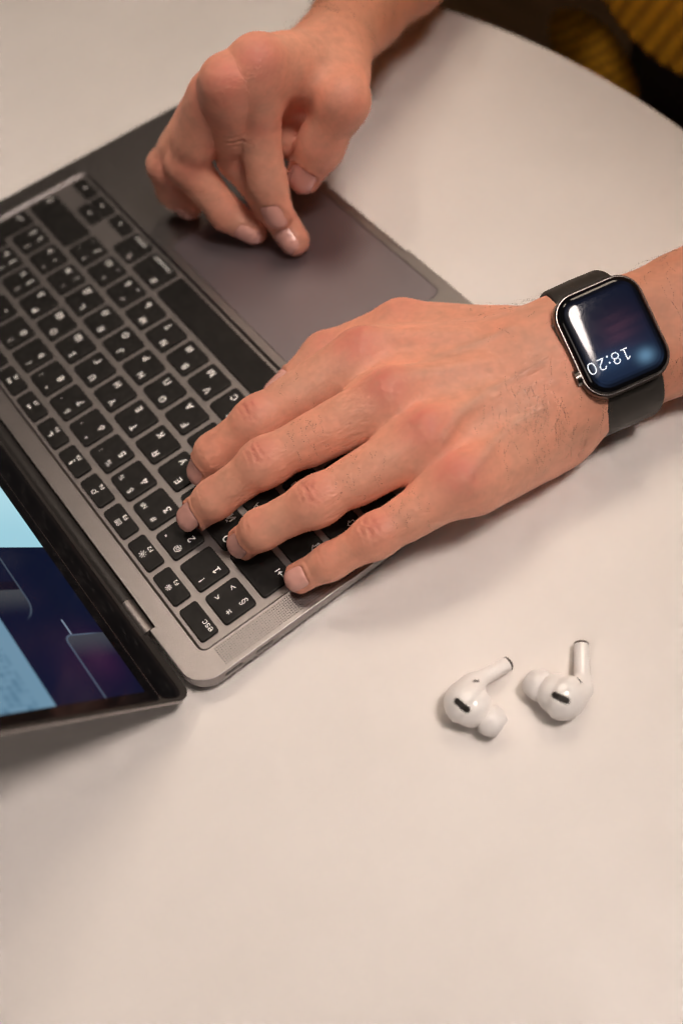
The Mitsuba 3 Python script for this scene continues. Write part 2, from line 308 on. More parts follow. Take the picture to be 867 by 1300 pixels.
def display(p, n, uv):
    x, r = uv.x, uv.y
    col = mix((0.0008, 0.0035, 0.015), (0.0015, 0.0055, 0.026), fbm(x * .02, r * .03, 0.0))
    glow = dr.exp(-(dr.square((x - 9) / 15) + dr.square((r - 39) / 16)))
    glow2 = dr.exp(-(dr.square((x - 12) / 12) + dr.square((r - 30) / 8)))
    col = col + mi.Color3f(0.026, 0.003, 0.014) * (glow * .4 + glow2 * .7)
    def inside(x0, x1, r0, r1, rad, blur=.25):
        dx = dr.maximum(dr.abs(x - (x0 + x1) / 2) - (x1 - x0) / 2 + rad, 0); dy = dr.maximum(dr.abs(r - (r0 + r1) / 2) - (r1 - r0) / 2 + rad, 0)
        d = dr.sqrt(dx * dx + dy * dy) - rad
        return 1 - smoothstep(-blur, blur, d), d
    a, d = inside(-80., 22.8, 16., 40.6, 3.5)
    col = mix(col, mi.Color3f(0.055, 0.062, 0.075), a * smoothstep(9, 22.8, x) * .8)
    col = mix(col, mi.Color3f(0.09, 0.125, 0.18), smoothstep(.55, .15, dr.abs(d)) * smoothstep(22., 30., r) * .8)
    # corner of a big rounded window: a pale edge and a grey fade under it
    a, d = inside(30., 200., 45.6, 200., 13.)
    col = mix(col, mi.Color3f(0.050, 0.058, 0.068), a * smoothstep(34, 48, x) * (1 - smoothstep(47.8, 48.4, x)) * .9)
    col = mix(col, mi.Color3f(0.001, 0.002, 0.010), a * smoothstep(47.8, 48.4, x) * (1 - smoothstep(52.2, 53., x)) * .8)
    col = mix(col, mi.Color3f(0.06, 0.085, 0.12), smoothstep(.6, .15, dr.abs(d)) * (1 - smoothstep(44, 47, r)) * .0 + smoothstep(.6, .15, dr.abs(d)) * smoothstep(31.5, 36, x) * .8)
    a, d = inside(23.2, 31., 36.5, 37.1, .2)
    col = mix(col, mi.Color3f(0.25, 0.32, 0.42), a)
    a, d = inside(-20., 66., 62.2, 300., .3)
    ln = smoothstep(.35, .6, fbm(x * 1.2, dr.floor(r / 3.2) * 9.1, 2.0)) * (1 - smoothstep(.6, .9, dr.abs(r / 3.2 - dr.floor(r / 3.2) - .5) * 2)) * smoothstep(68, 70, r) * smoothstep(23., 20., x)
    col = mix(col, mix(mi.Color3f(0.14, 0.26, 0.36), mi.Color3f(0.09, 0.19, 0.28), ln), a)
    a, d = inside(71.8, 400., -20., 300., .3)
    col = mix(col, mix((0.33, 0.60, 0.70), (0.42, 0.68, 0.76), smoothstep(75, 110, x)), a)
    return col
DQ = np.array([(-8.5, 22.0, .06), (283.6, 22.0, .06), (283.6, 203, .06), (-8.5, 203, .06)])
dk = part(lk, 'display', tm(W(lid(DQ)), [(0, 1, 2), (0, 2, 3)]), 'mat_screen', smooth=False, uv=DQ[:, :2], label='lit screen with pale blue windows on a dark blue desktop')
scene[dk]['emitter'] = {'type': 'area', 'radiance': proc(display)}
def xcyl(x0, x1, y, z, r, n=28): return m3.Manifold.cylinder(x1 - x0, r, r, n).rotate((0, 90, 0)).translate((x0, y, z))
for xa, xb in ((-4.0, 19.0), (256.1, 279.0)):
    part(lap, 'rear_dark_strip', w_(hull([(x, y, z) for x in (xa, xb) for y in (23.15, 23.45) for z in (-.6, -9)])), 'mat_rubber')  # dark strips over the rear wall at both ends of the hinge
part(lap, 'hinge_cap', w_(xcyl(19.6, 37.0, 24.4, -3.9, 3.7)), 'mat_aluminium', smooth=40)
part(lap, 'hinge_cap', w_(xcyl(238.0, 255.5, 24.4, -3.9, 3.7)), 'mat_aluminium', smooth=40)
part(lap, 'hinge_barrel', w_(xcyl(37.15, 237.85, 24.4, -3.9, 3.6)), 'mat_hinge', smooth=40)
# ---------------------------------------------------------------- person: one skin surface from a smooth field of tapered bones
def cone(p, a, b, ra, rb):
    a, b = np.asarray(a, np.float32), np.asarray(b, np.float32); ba = b - a; pa = p - a
    h = np.clip(pa @ ba / max(ba @ ba, 1e-6), 0, 1)
    q = pa - h[:, None] * ba
    return np.sqrt(np.einsum('ij,ij->i', q, q)) - (ra + (rb - ra) * h)
def smin(a, b, k):
    h = np.maximum(k - np.abs(a - b), 0) / k
    return np.minimum(a, b) - h * h * k * 0.25
def chain(p, J, R, k=3.0):
    d = None
    for i in range(len(J) - 1):
        c = cone(p, J[i], J[i + 1], R[i], R[i + 1]); d = c if d is None else smin(d, c, k)
    return d
def surface(f, lo, hi, h, B=8):
    """zero surface of f in the box, evaluated only in blocks near it (surface nets)"""
    lo = np.asarray(lo, float); n = (np.ceil((np.asarray(hi) - lo) / h / B).astype(int)) * B
    nb = n // B; g = np.stack(np.meshgrid(*[np.arange(k) for k in nb], indexing='ij'), -1).reshape(-1, 3)
    c = f((lo + (g + .5) * B * h).astype(np.float32)); D = np.empty(n, np.float32).reshape(nb[0], B, nb[1], B, nb[2], B)
    D[:] = np.sign(c).reshape(nb)[:, None, :, None, :, None]
    near = np.nonzero(np.abs(c) < B * h * 1.35 + 2.0)[0]
    loc = np.stack(np.meshgrid(*[np.arange(B)] * 3, indexing='ij'), -1).reshape(-1, 3)
    for s in range(0, len(near), 1500):
        k = near[s:s + 1500]; idx = g[k][:, None, :] * B + loc[None]
        v = f((lo + (idx + .5).reshape(-1, 3) * h).astype(np.float32)).reshape(len(k), B, B, B)
        for j, q in enumerate(g[k]): D[q[0], :, q[1], :, q[2], :] = v[j]
    D = D.reshape(n); s = D < 0
    lo = lo + .5 * h
    acc = np.zeros([*(n - 1), 3], np.float32); cnt = np.zeros(n - 1, np.int8)
    m = [k - 1 for k in n]
    for ax in range(3):
        o1, o2 = [(1, 2), (0, 2), (0, 1)][ax]
        for a in (0, 1):
            for b in (0, 1):
                st = [0, 0, 0]; st[o1], st[o2] = a, b
                sl0 = tuple(slice(st[i], st[i] + m[i]) for i in range(3)); st[ax] += 1
                sl1 = tuple(slice(st[i], st[i] + m[i]) for i in range(3))
                x = np.nonzero(s[sl0] != s[sl1])
                d0, d1 = D[sl0][x], D[sl1][x]; t = d0 / (d0 - d1)
                off = np.zeros((len(t), 3), np.float32); off[:, ax] = t; off[:, o1] = a; off[:, o2] = b
                acc[x] += off; cnt[x] += 1
    cell = np.nonzero(cnt); vid = np.full(n - 1, -1, np.int64); vid[cell] = np.arange(len(cell[0]))
    V = lo + (np.stack(cell, 1) + acc[cell] / cnt[cell][:, None]) * h
    F = []
    for ax in range(3):
        o1, o2 = [(1, 2), (2, 0), (0, 1)][ax]
        sl0, sl1 = [slice(None)] * 3, [slice(None)] * 3; sl0[ax], sl1[ax] = slice(0, -1), slice(1, None)
        a, b = s[tuple(sl0)], s[tuple(sl1)]
        x = np.stack(np.nonzero(a != b), 1); x = x[(x[:, o1] > 0) & (x[:, o2] > 0) & (x[:, o1] < m[o1]) & (x[:, o2] < m[o2]) & (x[:, ax] < m[ax])]
        flip = b[tuple(x.T)]
        def at(d1, d2): y = x.copy(); y[:, o1] -= d1; y[:, o2] -= d2; return vid[tuple(y.T)]
        q = np.stack([at(1, 1), at(0, 1), at(0, 0), at(1, 0)], 1); q[flip] = q[flip][:, ::-1]
        F.append(q)
    q = np.vstack(F); q = q[(q >= 0).all(1)]
    mesh = trimesh.Trimesh(V, np.vstack([q[:, [0, 1, 2]], q[:, [0, 2, 3]]]), process=False)
    for _ in range(2):                                         # back onto the field
        e = .3; v = mesh.vertices.astype(np.float32); g0 = f(v)
        gr = np.stack([f(v + np.eye(3, dtype=np.float32)[i] * e) - f(v - np.eye(3, dtype=np.float32)[i] * e) for i in range(3)], 1) / (2 * e)
        mesh.vertices = v - np.clip(g0, -.4, .4)[:, None] * gr / np.maximum((gr ** 2).sum(1, keepdims=True), .25)
    return mesh
A = lambda *r: [np.array(q, np.float32) for q in r]

# left hand lies over the key block, fingers root to tip (deck mm)
LH = {'index': (A((47, -107, 39.5), (55, -60, 29.5), (61, -40, 18.5), (63.5, -33.5, 8.2)), (10.4, 9.0, 7.8, 6.8)),
      'middle': (A((20, -101, 42.5), (35, -50, 30.5), (42, -27.5, 18), (47, -18, 8.2)), (10.6, 9.2, 8.0, 7.0)),
      'ring': (A((-3, -101, 40), (7, -55, 30), (17, -33.5, 19.5), (23, -27, 8.6)), (10.2, 9.1, 7.9, 6.9)),
      'pinky': (A((-24, -100, 33.5), (-17, -65, 24), (-10, -47, 15), (-4, -35, 7.4)), (9.2, 8.0, 6.9, 6.1))}
LTH = (A((24, -166, 24), (61, -141, 20), (75, -109, 13.5), (74, -82, 8.6)), (14.5, 11.8, 10.2, 8.0))
LW, LE, LS = np.array([-8.5, -178, 29.0]), np.array([-24, -232, 28.0]), np.array([-70, -425, 26.0])
la = nrm(LE - LW); ll = nrm(np.cross(la, [-.43, .194, .882])); ln = nrm(np.cross(ll, la))   # arm axis, lateral, dorsal
if ln[2] < 0: ln = -ln
def f_left(p):
    f = np.float32
    wl = lambda a, b, r0, r1, k=12, d=None: cone(p, a, b, r0, r1)
    # forearm: two parallel bones give the flat wrist
    arm = None
    for s in (-1, 1):
        J = [LW + ll * s * 9 + la * -12, LW + ll * s * 9.2, LE + ll * s * 9.2, LW + la * 130 + ll * s * 15, LS + ll * s * 12]
        R = [16.6, 18.6, 19.0, 29, 33]
        for i in range(4):
            c = cone(p, J[i], J[i + 1], R[i], R[i + 1]); arm = c if arm is None else smin(arm, c, 9)
    # metacarpals, heel of the hand, webs
    car = [LW + ll * t + v for t, v in zip((-14, -5, 5, 14), A((0, 15, 0), (0, 18, 1.5), (0, 18, 1), (0, 15, -1)))]
    mcp = [LH[k][0][0] for k in ('index', 'middle', 'ring', 'pinky')]
    if np.linalg.norm(car[0] - mcp[0]) > np.linalg.norm(car[3] - mcp[0]): car = car[::-1]
    palm = arm
    for i, (c, mm) in enumerate(zip(car, mcp)):
        palm = smin(palm, cone(p, c, mm + A((0, -3, -2.4))[0], 14, 10.4), 14)
    for i in range(3):
        palm = smin(palm, cone(p, (car[i] + car[i + 1]) / 2 + [0, 18, -6], (mcp[i] + mcp[i + 1]) / 2 + [0, 4, -6.5], 13, 8.5), 10)
    palm = smin(palm, cone(p, car[3] + [-2, 6, -8], mcp[3] + [-2, -8, -8], 14.5, 10), 10)
    palm = smin(palm, cone(p, car[0] + [4, 6, -9], mcp[0] + [4, -14, -10], 13, 10), 10)
    palm = smin(palm, chain(p, *LTH, k=5), 11)
    for i, k in enumerate(('index', 'middle', 'ring', 'pinky')):      # knuckle heads and tendons on the back
        q = mcp[i] + [0, -2, 4.2 if i else 2.2]
        palm = smin(palm, cone(p, q, q + nrm(car[i] - q) * 6, 7.2, 6.4), 6)
        top = q * .0 + mcp[i]
        palm = smin(palm, cone(p, mcp[i] + [0, -6, 8.3], mcp[i] * .4 + car[i] * .6 + [0, 0, 10.6], 2.4, 1.8), 6)
    d = palm
    for k, (J, R) in LH.items():
        fg = chain(p, J, R, 4)
        fg = smin(fg, cone(p, J[0] + (J[1] - J[0]) * .18 + [0, 0, -2.5], J[0] + (J[1] - J[0]) * .62 + [0, 0, -2.2], R[0] * .98, R[1] * .95), 5)
        pj = J[1] + A((0, 0, .5))[0]
        fg = smin(fg, cone(p, pj - nrm(J[1] - J[0]) * 2, pj + nrm(J[2] - J[1]) * 2, R[1] - .4, R[1] - .5), 4)
        d = np.minimum(d, smin(palm, fg, 6))
    return d

# right hand: bunched fingers drop from raised knuckles to the trackpad
RH = {'index': (A((170.2, -152.9, 91), (172, -147.5, 58), (161.5, -142, 36), (155.5, -141.5, 22)), (10.2, 10.2, 8.9, 7.5)),
      'middle': (A((174.5, -137.6, 86), (183.7, -140.5, 39.0), (168, -144.5, 19), (148.5, -144, 8.0)), (10.4, 10.0, 8.4, 7.3)),
      'ring': (A((184.9, -134.9, 74), (197, -119.5, 39), (180, -126, 15.5), (168.5, -133, 8.2)), (10.3, 10.1, 8.2, 7.1)),
      'pinky': (A((196, -133.5, 60), (209, -113, 34), (211, -113.5, 17), (205, -118, 8)), (9.6, 8.4, 7.2, 6.4))}
RTH = (A((184, -205, 62), (152, -183, 65), (157, -171, 44), (162.3, -163.2, 28.6)), (14, 11.6, 10.4, 8.9))
RWR, REL, RSH = np.array([196, -201, 56.0]), np.array([240, -283, 43.0]), np.array([300, -405, 30.0])
rax = nrm(REL - RWR); rlat = nrm(np.array([26., 29, -26])); rlat = nrm(rlat - rax * (rlat @ rax)); rdor = nrm(np.cross(rax, rlat))
if rdor[0] < 0: rdor = -rdor
def f_right(p):
    arm = None
    for s in (-1, 1):
        J = [RWR + rlat * s * 8.2, (RWR + REL) / 2 + rlat * s * 7.5, REL + rlat * s * 10, RSH + rlat * s * 12]
        R = [17.2, 17.6, 22, 31]
        for i in range(3):
            c = cone(p, J[i], J[i + 1], R[i], R[i + 1]); arm = c if arm is None else smin(arm, c, 9)
    mcp = [RH[k][0][0] for k in ('index', 'middle', 'ring', 'pinky')]
    car = [RWR + rlat * t - rax * 12 for t in (-12, -4, 5, 13)]
    palm = arm
    for c, mm in zip(car, mcp): palm = smin(palm, cone(p, c, mm + nrm(c - mm) * 3, 13.5, 10.4), 12)
    for i in range(3): palm = smin(palm, cone(p, (car[i] + car[i + 1]) / 2 - rdor * 4, (mcp[i] + mcp[i + 1]) / 2 + nrm(car[i] - mcp[i]) * 3 - rdor * 2.5, 12, 9.6), 10)
    palm = smin(palm, cone(p, car[3] - rdor * 8, mcp[3] + nrm(car[3] - mcp[3]) * 12 - rdor * 6, 13, 9.5), 9)
    palm = smin(palm, cone(p, RTH[0][1] * .5 + RTH[0][0] * .5, mcp[0] * .62 + car[0] * .38 - rdor * 4, 9, 6.5), 12)   # web of the thumb
    palm = smin(palm, cone(p, (186, -187, 62), (188, -155, 64), 12, 10), 8); palm = smin(palm, cone(p, (198, -188, 48), (182, -167, 37), 11, 10), 8)
    for i in range(4): palm = smin(palm, cone(p, mcp[i] + rdor * 1.2, mcp[i] + rdor * 2 + nrm(car[i] - mcp[i]) * 5, 7.6, 6.8), 6)
    palm = smin(palm, chain(p, *RTH, k=6), 8)
    d = palm
    for k, (J, R) in RH.items():
        fg = chain(p, J, R, 4)
        fg = smin(fg, cone(p, J[0] * .8 + J[1] * .2, J[0] * .4 + J[1] * .6, R[0] * 1.0, R[1] * 1.02), 5)
        d = np.minimum(d, smin(palm, fg, 5))
    return d

def dorsal(J, hint=None):
    a, b = nrm(J[1] - J[2]), nrm(J[3] - J[2]); v = -(a + b)
    if hint is not None: v = nrm(v) * .4 + np.asarray(hint, float)
    ax = nrm(J[3] - J[2]); v = v - ax * (v @ ax); return ax, nrm(v)
NAILS = []          # (field, centre on the axis, axis, dorsal, half width, half length)
for f, Hd, TH, hints in ((f_left, LH, LTH, {'thumb': (.3, .2, .9), 'ring': (-.5, .35, .8), 'index': (-.1, .3, .5), 'middle': (-.1, .4, .7), 'pinky': (-.25, .45, .85)}), (f_right, RH, RTH, {'thumb': (-.45, .55, .6), 'index': (-.7, .75, .3), 'middle': (.2, .55, .75), 'ring': (-.5, .8, .5), 'pinky': (0, .7, .5)})):
    for k, (J, R) in {**Hd, 'thumb': TH}.items():
        ax, dv = dorsal(J, hints.get(k)); NAILS.append((lambda q, J=J, R=R: chain(q, J, R, 4), f, J[3] - ax * (R[3] * .16), ax, dv, R[3] * .80, R[3] * (.90 if k != 'thumb' else .95)))
SKIN = {}
def skin_colour(v, world_n, knuckles, palmd):
    n1 = meshkit.fbm(v / 14.0, 3, 3)[:, None]; n2 = meshkit.fbm(v / 3.5, 3, 9)[:, None]; n3 = meshkit.noise(v / 1.1, 5)[:, None]
    base = np.array([0.665, 0.305, 0.205]) * (0.80 + .20 * n1 + .22 * n2 + .12 * n3)
    base = base * (1 + (n1 - .5) * np.array([.10, -.16, -.22]))
    red = np.zeros((len(v), 1))
    for c, r, s in knuckles:
        red = np.maximum(red, s * np.exp(-((v - c) ** 2).sum(1) / (r * r))[:, None] * (.45 + 1.1 * n2))
    red = np.clip(red, 0, 1)
    return np.clip(base * (1 - red) + np.array([0.67, 0.200, 0.148]) * red, 0, 1)
def knuckle_spots(Hd, TH, dz):
    out = []
    for J, R in list(Hd.values()):
        out += [(J[0] + dz * R[0], 10, .8), (J[1] + dz * R[1], 7.5, .6), (J[2] + dz * R[2], 5, .3), (J[3], 8.5, .45)]
    J, R = TH; out += [(J[2] + dz * R[2], 8, .45), (J[3], 10, .5), (J[1] + dz * 8, 10, .45)]
    return out
up_ = np.array([0, 0, 1.0])
VEINS = [[(-12, -103, 48), (-8, -115, 49), (-6, -131, 49), (-8, -143, 49), (-10, -156, 48)], [(22, -114, 52), (19, -128, 52), (14, -140, 51), (9, -156, 49)], [(-29, -103, 43), (-23, -118, 44), (-21, -130, 44), (-23, -144, 44)]]
arms = []
for f, lo, hi, sp in ((f_left, (-115, -445, -12), (100, -18, 72), knuckle_spots(LH, LTH, up_)), (f_right, (130, -440, -10), (340, -90, 115), knuckle_spots(RH, RTH, np.array([-.5, .2, .5])))):
    m = surface(f, lo, hi, 0.85)
    v = m.vertices.copy(); nn = np.array(m.vertex_normals)
    # small folds across the finger joints and the rims round the nails
    h = np.zeros(len(v)); vein = np.zeros(len(v))
    Hd = LH if f is f_left else RH
    for k, (J, R) in Hd.items():
        for j, amp in ((1, .60), (2, .40)):
            t = nrm(J[j + 1] - J[j - 1]); dv = dorsal(J, None)[1] if f is f_right else nrm(up_ - t * (up_ @ t))
            lat = np.cross(t, dv); q = v - (J[j] + dv * R[j]); s, l = q @ t, q @ lat
            mask = np.exp(-(s / (4.6 if j == 1 else 2.6)) ** 2 - (l / (R[j] * .72)) ** 2) * ((v - J[j]) @ dv > 0) * (np.abs(q @ dv) < 8)
            bow = s * (1 + .0) - .035 * l * l * np.sign(s)
            h -= amp * mask * np.maximum(0, np.cos(bow * 2 * math.pi / (2.7 if j == 1 else 2.4) + 1.5 * (meshkit.noise(v / 3.0, 4) - .5))) ** 2
    for (_, ff, c, ax, dv, hw, hl) in NAILS:
        if ff is not f: continue
        lat = np.cross(ax, dv); q = v - c; u, l, d = q @ ax, q @ lat, q @ dv
        e = (np.abs(np.clip(u, -99, 0) / hl) ** 3 + np.abs(l / hw) ** 3) ** (1 / 3) - 1
        e = e * hw
        on = (d > 0) & (u < hl * .8) & (u > -hl * 2) & (np.abs(l) < hw * 1.6) & (d < 14)
        h += on * (.50 * np.exp(-((e - .85) / .6) ** 2) - .40 * (e < -.1) * np.clip(-e, 0, 1))
    if f is f_left:
        for pl in VEINS:
            for a, b2 in zip(pl[:-1], pl[1:]):
                a, b2 = np.array(a), np.array(b2); t = np.clip((v - a) @ (b2 - a) / ((b2 - a) @ (b2 - a)), 0, 1); q = v - a - t[:, None] * (b2 - a); q[:, 2] *= .35
                vein = np.maximum(vein, np.exp(-(q ** 2).sum(1) / 1.7 ** 2) * (nn[:, 2] > .3))
        h += .55 * vein
    h += .05 * (meshkit.fbm(v / 1.6, 2, 11) - .5) + .35 * (meshkit.fbm(v / 11.0, 2, 21) - .5)
    m.vertices = v + nn * h[:, None]
    s_ = (v - LW) @ la if f is f_left else (v - RWR) @ rax
    tan = np.clip((s_ + 25) / 60, 0, 1)[:, None] * (.45 if f is f_left else 1.0)
    arms.append((m, skin_colour(v, nn, sp, None) * (1 - tan * [.26, .33, .40]) * (1 - vein[:, None] * [.10, .03, .0]) * (1 - np.clip(-h - .12, 0, .5)[:, None] * [.35, .6, .6])))  # fold shade painted into the skin colour, darker where creases sink
def f_core(p):
    d = None
    for a, b, r0, r1 in ((LS, (-75, -520, 290), 37, 52), (RSH, (292, -520, 290), 36, 52), ((-75, -520, 290), (292, -520, 290), 60, 60), ((30, -520, 280), (60, -520, 60), 90, 90), ((190, -520, 280), (160, -520, 60), 90, 90), ((110, -525, 300), (110, -520, 400), 62, 55)):
        c = cone(p, a, b, r0, r1); d = c if d is None else smin(d, c, 30)
    return d
core = surface(f_core, (-180, -660, -60), (400, -370, 480), 8.0)
allm = trimesh.util.concatenate([w_(arms[0][0]), w_(arms[1][0]), w_(core)])
cols = np.vstack([arms[0][1], arms[1][1], np.tile([.5, .26, .17], (len(core.vertices), 1))])
def skin_bump(p, n, uv):
    x, y, z = p.x * 1000, p.y * 1000, p.z * 1000
    a = fbm(x * 1.1, y * 1.1, z * 1.1, octaves=3)
    c = dr.abs(noise(x * .9 + 5, y * 2.0, z * .9) - .5) + dr.abs(noise(x * 1.7, y * .8 + 9, z * 1.3) - .5)
    l = noise(x * .35, y * 1.6, z * .5) + .5 * noise(x * .6 + 4, y * 2.6, z * .8)
    return (l * .10 + a * .30 - .34 * dr.exp(-c * 9)) * 1e-3
def skin_rough(p, n, uv): return .36 + .18 * fbm(p.x * 420, p.y * 420, p.z * 420, octaves=2)
scene['mat_skin'] = {'type': 'twosided', 'bsdf': {'type': 'bumpmap', 'arbitrary': proc(skin_bump, eps=1.5e-4), 'scale': 1.0,
    'bsdf': {'type': 'principled', 'base_color': {'type': 'mesh_attribute', 'name': 'vertex_color'}, 'roughness': proc(skin_rough), 'specular': 0.42, 'flatness': 0.5, 'sheen': 0.15}}}
bs('mat_nail', base_color=rgb(0.70, 0.365, 0.305), roughness=0.2, specular=0.5)
per = thing('person', 'person in a mustard ribbed sweater, both hands on the laptop', 'person')
part(per, 'body', allm, 'mat_skin', smooth=True, color=cols)
for (f, _, c, ax, dv, hw, hl) in NAILS:
    lat = np.cross(ax, dv); nu, nv = 17, 17
    V = []
    for i in range(nu):
        for j in range(nv):
            a, b = -1 + 2 * i / (nu - 1), -1 + 2 * j / (nv - 1)
            # superellipse outline
            s = max(abs(a), abs(b)); q = (abs(a) ** 3.2 + abs(b) ** 3.2) ** (1 / 3.2); k_ = s / q if q > 0 else 1
            V.append((a * k_, b * k_))
    V = np.array(V); uu, bb = V[:, 0], V[:, 1]
    P = c + np.outer(uu * hl, ax) + np.outer(bb * hw, lat) + dv * 11
    for _ in range(40): P = P - np.clip(f(P.astype(np.float32)), -2, 3)[:, None] * dv * .8
    P = P + np.outer(.22 - .75 * np.clip((np.abs(bb) - .72) / .28, 0, 1) ** 2 - .8 * np.clip((-uu - .72) / .28, 0, 1) ** 2, dv)
    F = [(i * nv + j, (i + 1) * nv + j, (i + 1) * nv + j + 1, i * nv + j + 1) for i in range(nu - 1) for j in range(nv - 1)]
    F = np.array(F); top = tm(P, np.vstack([F[:, [0, 1, 2]], F[:, [0, 2, 3]]]))
    bot = tm(P - dv * .45, np.vstack([F[:, [0, 2, 1]], F[:, [0, 3, 2]]]))
    rim = [i * nv for i in range(nu)] + [(nu - 1) * nv + j for j in range(1, nv)] + [i * nv + nv - 1 for i in range(nu - 2, -1, -1)] + [j for j in range(nv - 2, 0, -1)]
    n0 = nu * nv; RF = []
    for a, b in zip(rim, rim[1:] + rim[:1]): RF += [(a, a + n0, b), (b, a + n0, b + n0)]
    nm = tm(np.vstack([P, P - dv * .45]), np.vstack([top.faces, bot.faces + n0, RF]))
    part(per, 'fingernail', w_(nm), 'mat_nail', smooth=60)
# hair on the watch arm
def hairs(mesh, pick, dirf, count, length, rad, seed):
    r = np.random.default_rng(seed); v = np.asarray(mesh.vertices); nn = np.asarray(mesh.vertex_normals)
    w = pick(v, nn); idx = r.choice(len(v), count, p=w / w.sum()); V, F = [], []
    for i in idx:
        p, n = v[i], nn[i]; d = dirf(p, n, r); d = nrm(d - n * (d @ n)); side = np.cross(n, d)
        L = length * r.uniform(.5, 1.15); lift = r.uniform(.10, .55); curl = r.normal(0, .5)
        q = []
        for k in range(6):
            t = k / 5
            q.append(p - n * .1 + d * L * t * (1 - .12 * t) + side * curl * L * .35 * t * t + n * L * (lift * t - .28 * lift * 2 * t * t + .02))
        q = np.array(q); rr = rad * (1 - .75 * np.linspace(0, 1, 6)); b = len(V) * 18
        a0, a1 = side, n; ring_ = np.array([math.cos(a) * a0 + math.sin(a) * a1 for a in (0, 2.094, 4.189)])
        V.append((q[:, None, :] + rr[:, None, None] * ring_[None]).reshape(-1, 3))
        for k in range(5):
            for j in range(3):
                x, y = b + k * 3 + j, b + k * 3 + (j + 1) % 3; F += [(x, y, y + 3), (x, y + 3, x + 3)]
    return tm(np.vstack(V), F)
am = arms[0][0]; pj = LH
if (ll @ np.array([-1, 0, 0])) < 0: ll = -ll                            # towards the little finger
def pick_arm(v, n):
    s = (v - LW) @ la; den = np.clip((s + 52) / 50, 0, 1) ** 1.5 * (s < 150) * (n[:, 2] > -.1)
    return den * (meshkit.noise(v / 13.0, 3) ** 2 + .12)
def pick_hand(v, n):
    c = np.array([-22, -140, 40]); return np.exp(-((v - c) ** 2).sum(1) / 15 ** 2) * (n[:, 2] > .1) * (meshkit.noise(v / 7.0, 8) ** 2 + .05)
def pick_fingers(v, n):
    w = np.zeros(len(v))
    for k, a in (('index', .25), ('middle', 1), ('ring', 1), ('pinky', .9)):
        J = LH[k][0]; w = np.maximum(w, a * np.exp(-((v - (J[0] * .36 + J[1] * .64 + [0, 0, 9])) ** 2).sum(1) / 6.5 ** 2))
    return w * (n[:, 2] > .3)
dir_arm = lambda p, n, r: ll * r.normal(1, .25) - la * r.normal(.35, .30)
dir_fin = lambda p, n, r: ll * r.normal(1, .2) + la * r.normal(-.15, .3)
ra_m = arms[1][0]
def pick_right(v, n):
    s = (v - RWR) @ rax; return np.clip((s + 5) / 25, 0, 1) * (s < 140) * (meshkit.noise(v / 11.0, 13) + .1)
dir_right = lambda p, n, q: rlat * q.normal(1, .3) - rax * q.normal(.4, .3)
hm = trimesh.util.concatenate([hairs(ra_m, pick_right, dir_right, 900, 13.0, .055, 4), hairs(am, pick_arm, dir_arm, 560, 12.0, .042, 1), hairs(am, pick_hand, dir_arm, 90, 8.0, .040, 2), hairs(am, pick_fingers, dir_fin, 80, 6.0, .038, 3)])
part(per, 'arm_hair', w_(hm), 'mat_hair', smooth=False, kind='stuff', label='fine dark hair on the forearms and finger backs')

# sweater and trousers
def f_sweater(p):
    d = None
    for a, b, r0, r1 in ((LS + [-2, -14, 0], (-75, -520, 290), 46, 62), (RSH + [2, -22, 0], (292, -520, 290), 46, 62), ((-75, -520, 290), (292, -520, 290), 70, 70), ((40, -520, 300), (55, -516, -90), 100, 112), ((180, -520, 300), (165, -516, -90), 100, 112), ((110, -525, 320), (110, -520, 380), 70, 62)):
        c = cone(p, a, b, r0, r1); d = c if d is None else smin(d, c, 25)
    th = np.arctan2(p[:, 1] + 640, p[:, 0] - 110) * 260
    folds = 5.0 * (meshkit.noise(p / 55.0, 4) - .5) - 1.5 * (.5 + .5 * np.sin((p[:, 0] * .9 + p[:, 2] * .45) / 11.0 * 2 * math.pi))
    return np.maximum(d + folds, np.maximum(-26 + (p[:, 0] - 129) * .16 - p[:, 2] + 4 * np.sin(p[:, 0] / 30), p[:, 2] - 395))
sw = surface(f_sweater, (-200, -670, -85), (420, -370, 440), 3.2)
sv = np.asarray(sw.vertices); th = np.arctan2(sv[:, 1] + 640, sv[:, 0] - 110)
part(per, 'sweater', w_(sw), 'mat_knit', smooth=True, uv=np.c_[(sv[:, 0] * .9 + sv[:, 2] * .45) / 11.0, sv[:, 2] / 5.0], label='mustard yellow ribbed knit sweater')
fold = tube([(292, -472, -92), (272, -463, -88), (245, -452, -85), (215, -440, -84), (185, -431, -90), (160, -427, -98)], [8, 16, 20, 18, 14, 9], 24)
fv = np.asarray(fold.vertices)
part(per, 'sweater_hem', w_(fold), 'mat_knit', smooth=True, uv=np.c_[(fv[:, 0] * .9 + fv[:, 2] * 1.2) / 10.0, fv[:, 2]])
tr = trimesh.util.concatenate([tube([(55, -560, -150), (60, -420, -160), (50, -150, -165), (40, -120, -600)], [92, 82, 66, 55], 24), tube([(60, -525, -150), (62, -525, 30)], [80, 82], 24), tube([(165, -525, -150), (160, -525, 30)], [80, 82], 24), tube([(165, -560, -150), (170, -420, -160), (190, -150, -165), (190, -120, -600)], [92, 82, 66, 55], 24)])
part(per, 'trousers', w_(tr), 'mat_trousers', smooth=40)

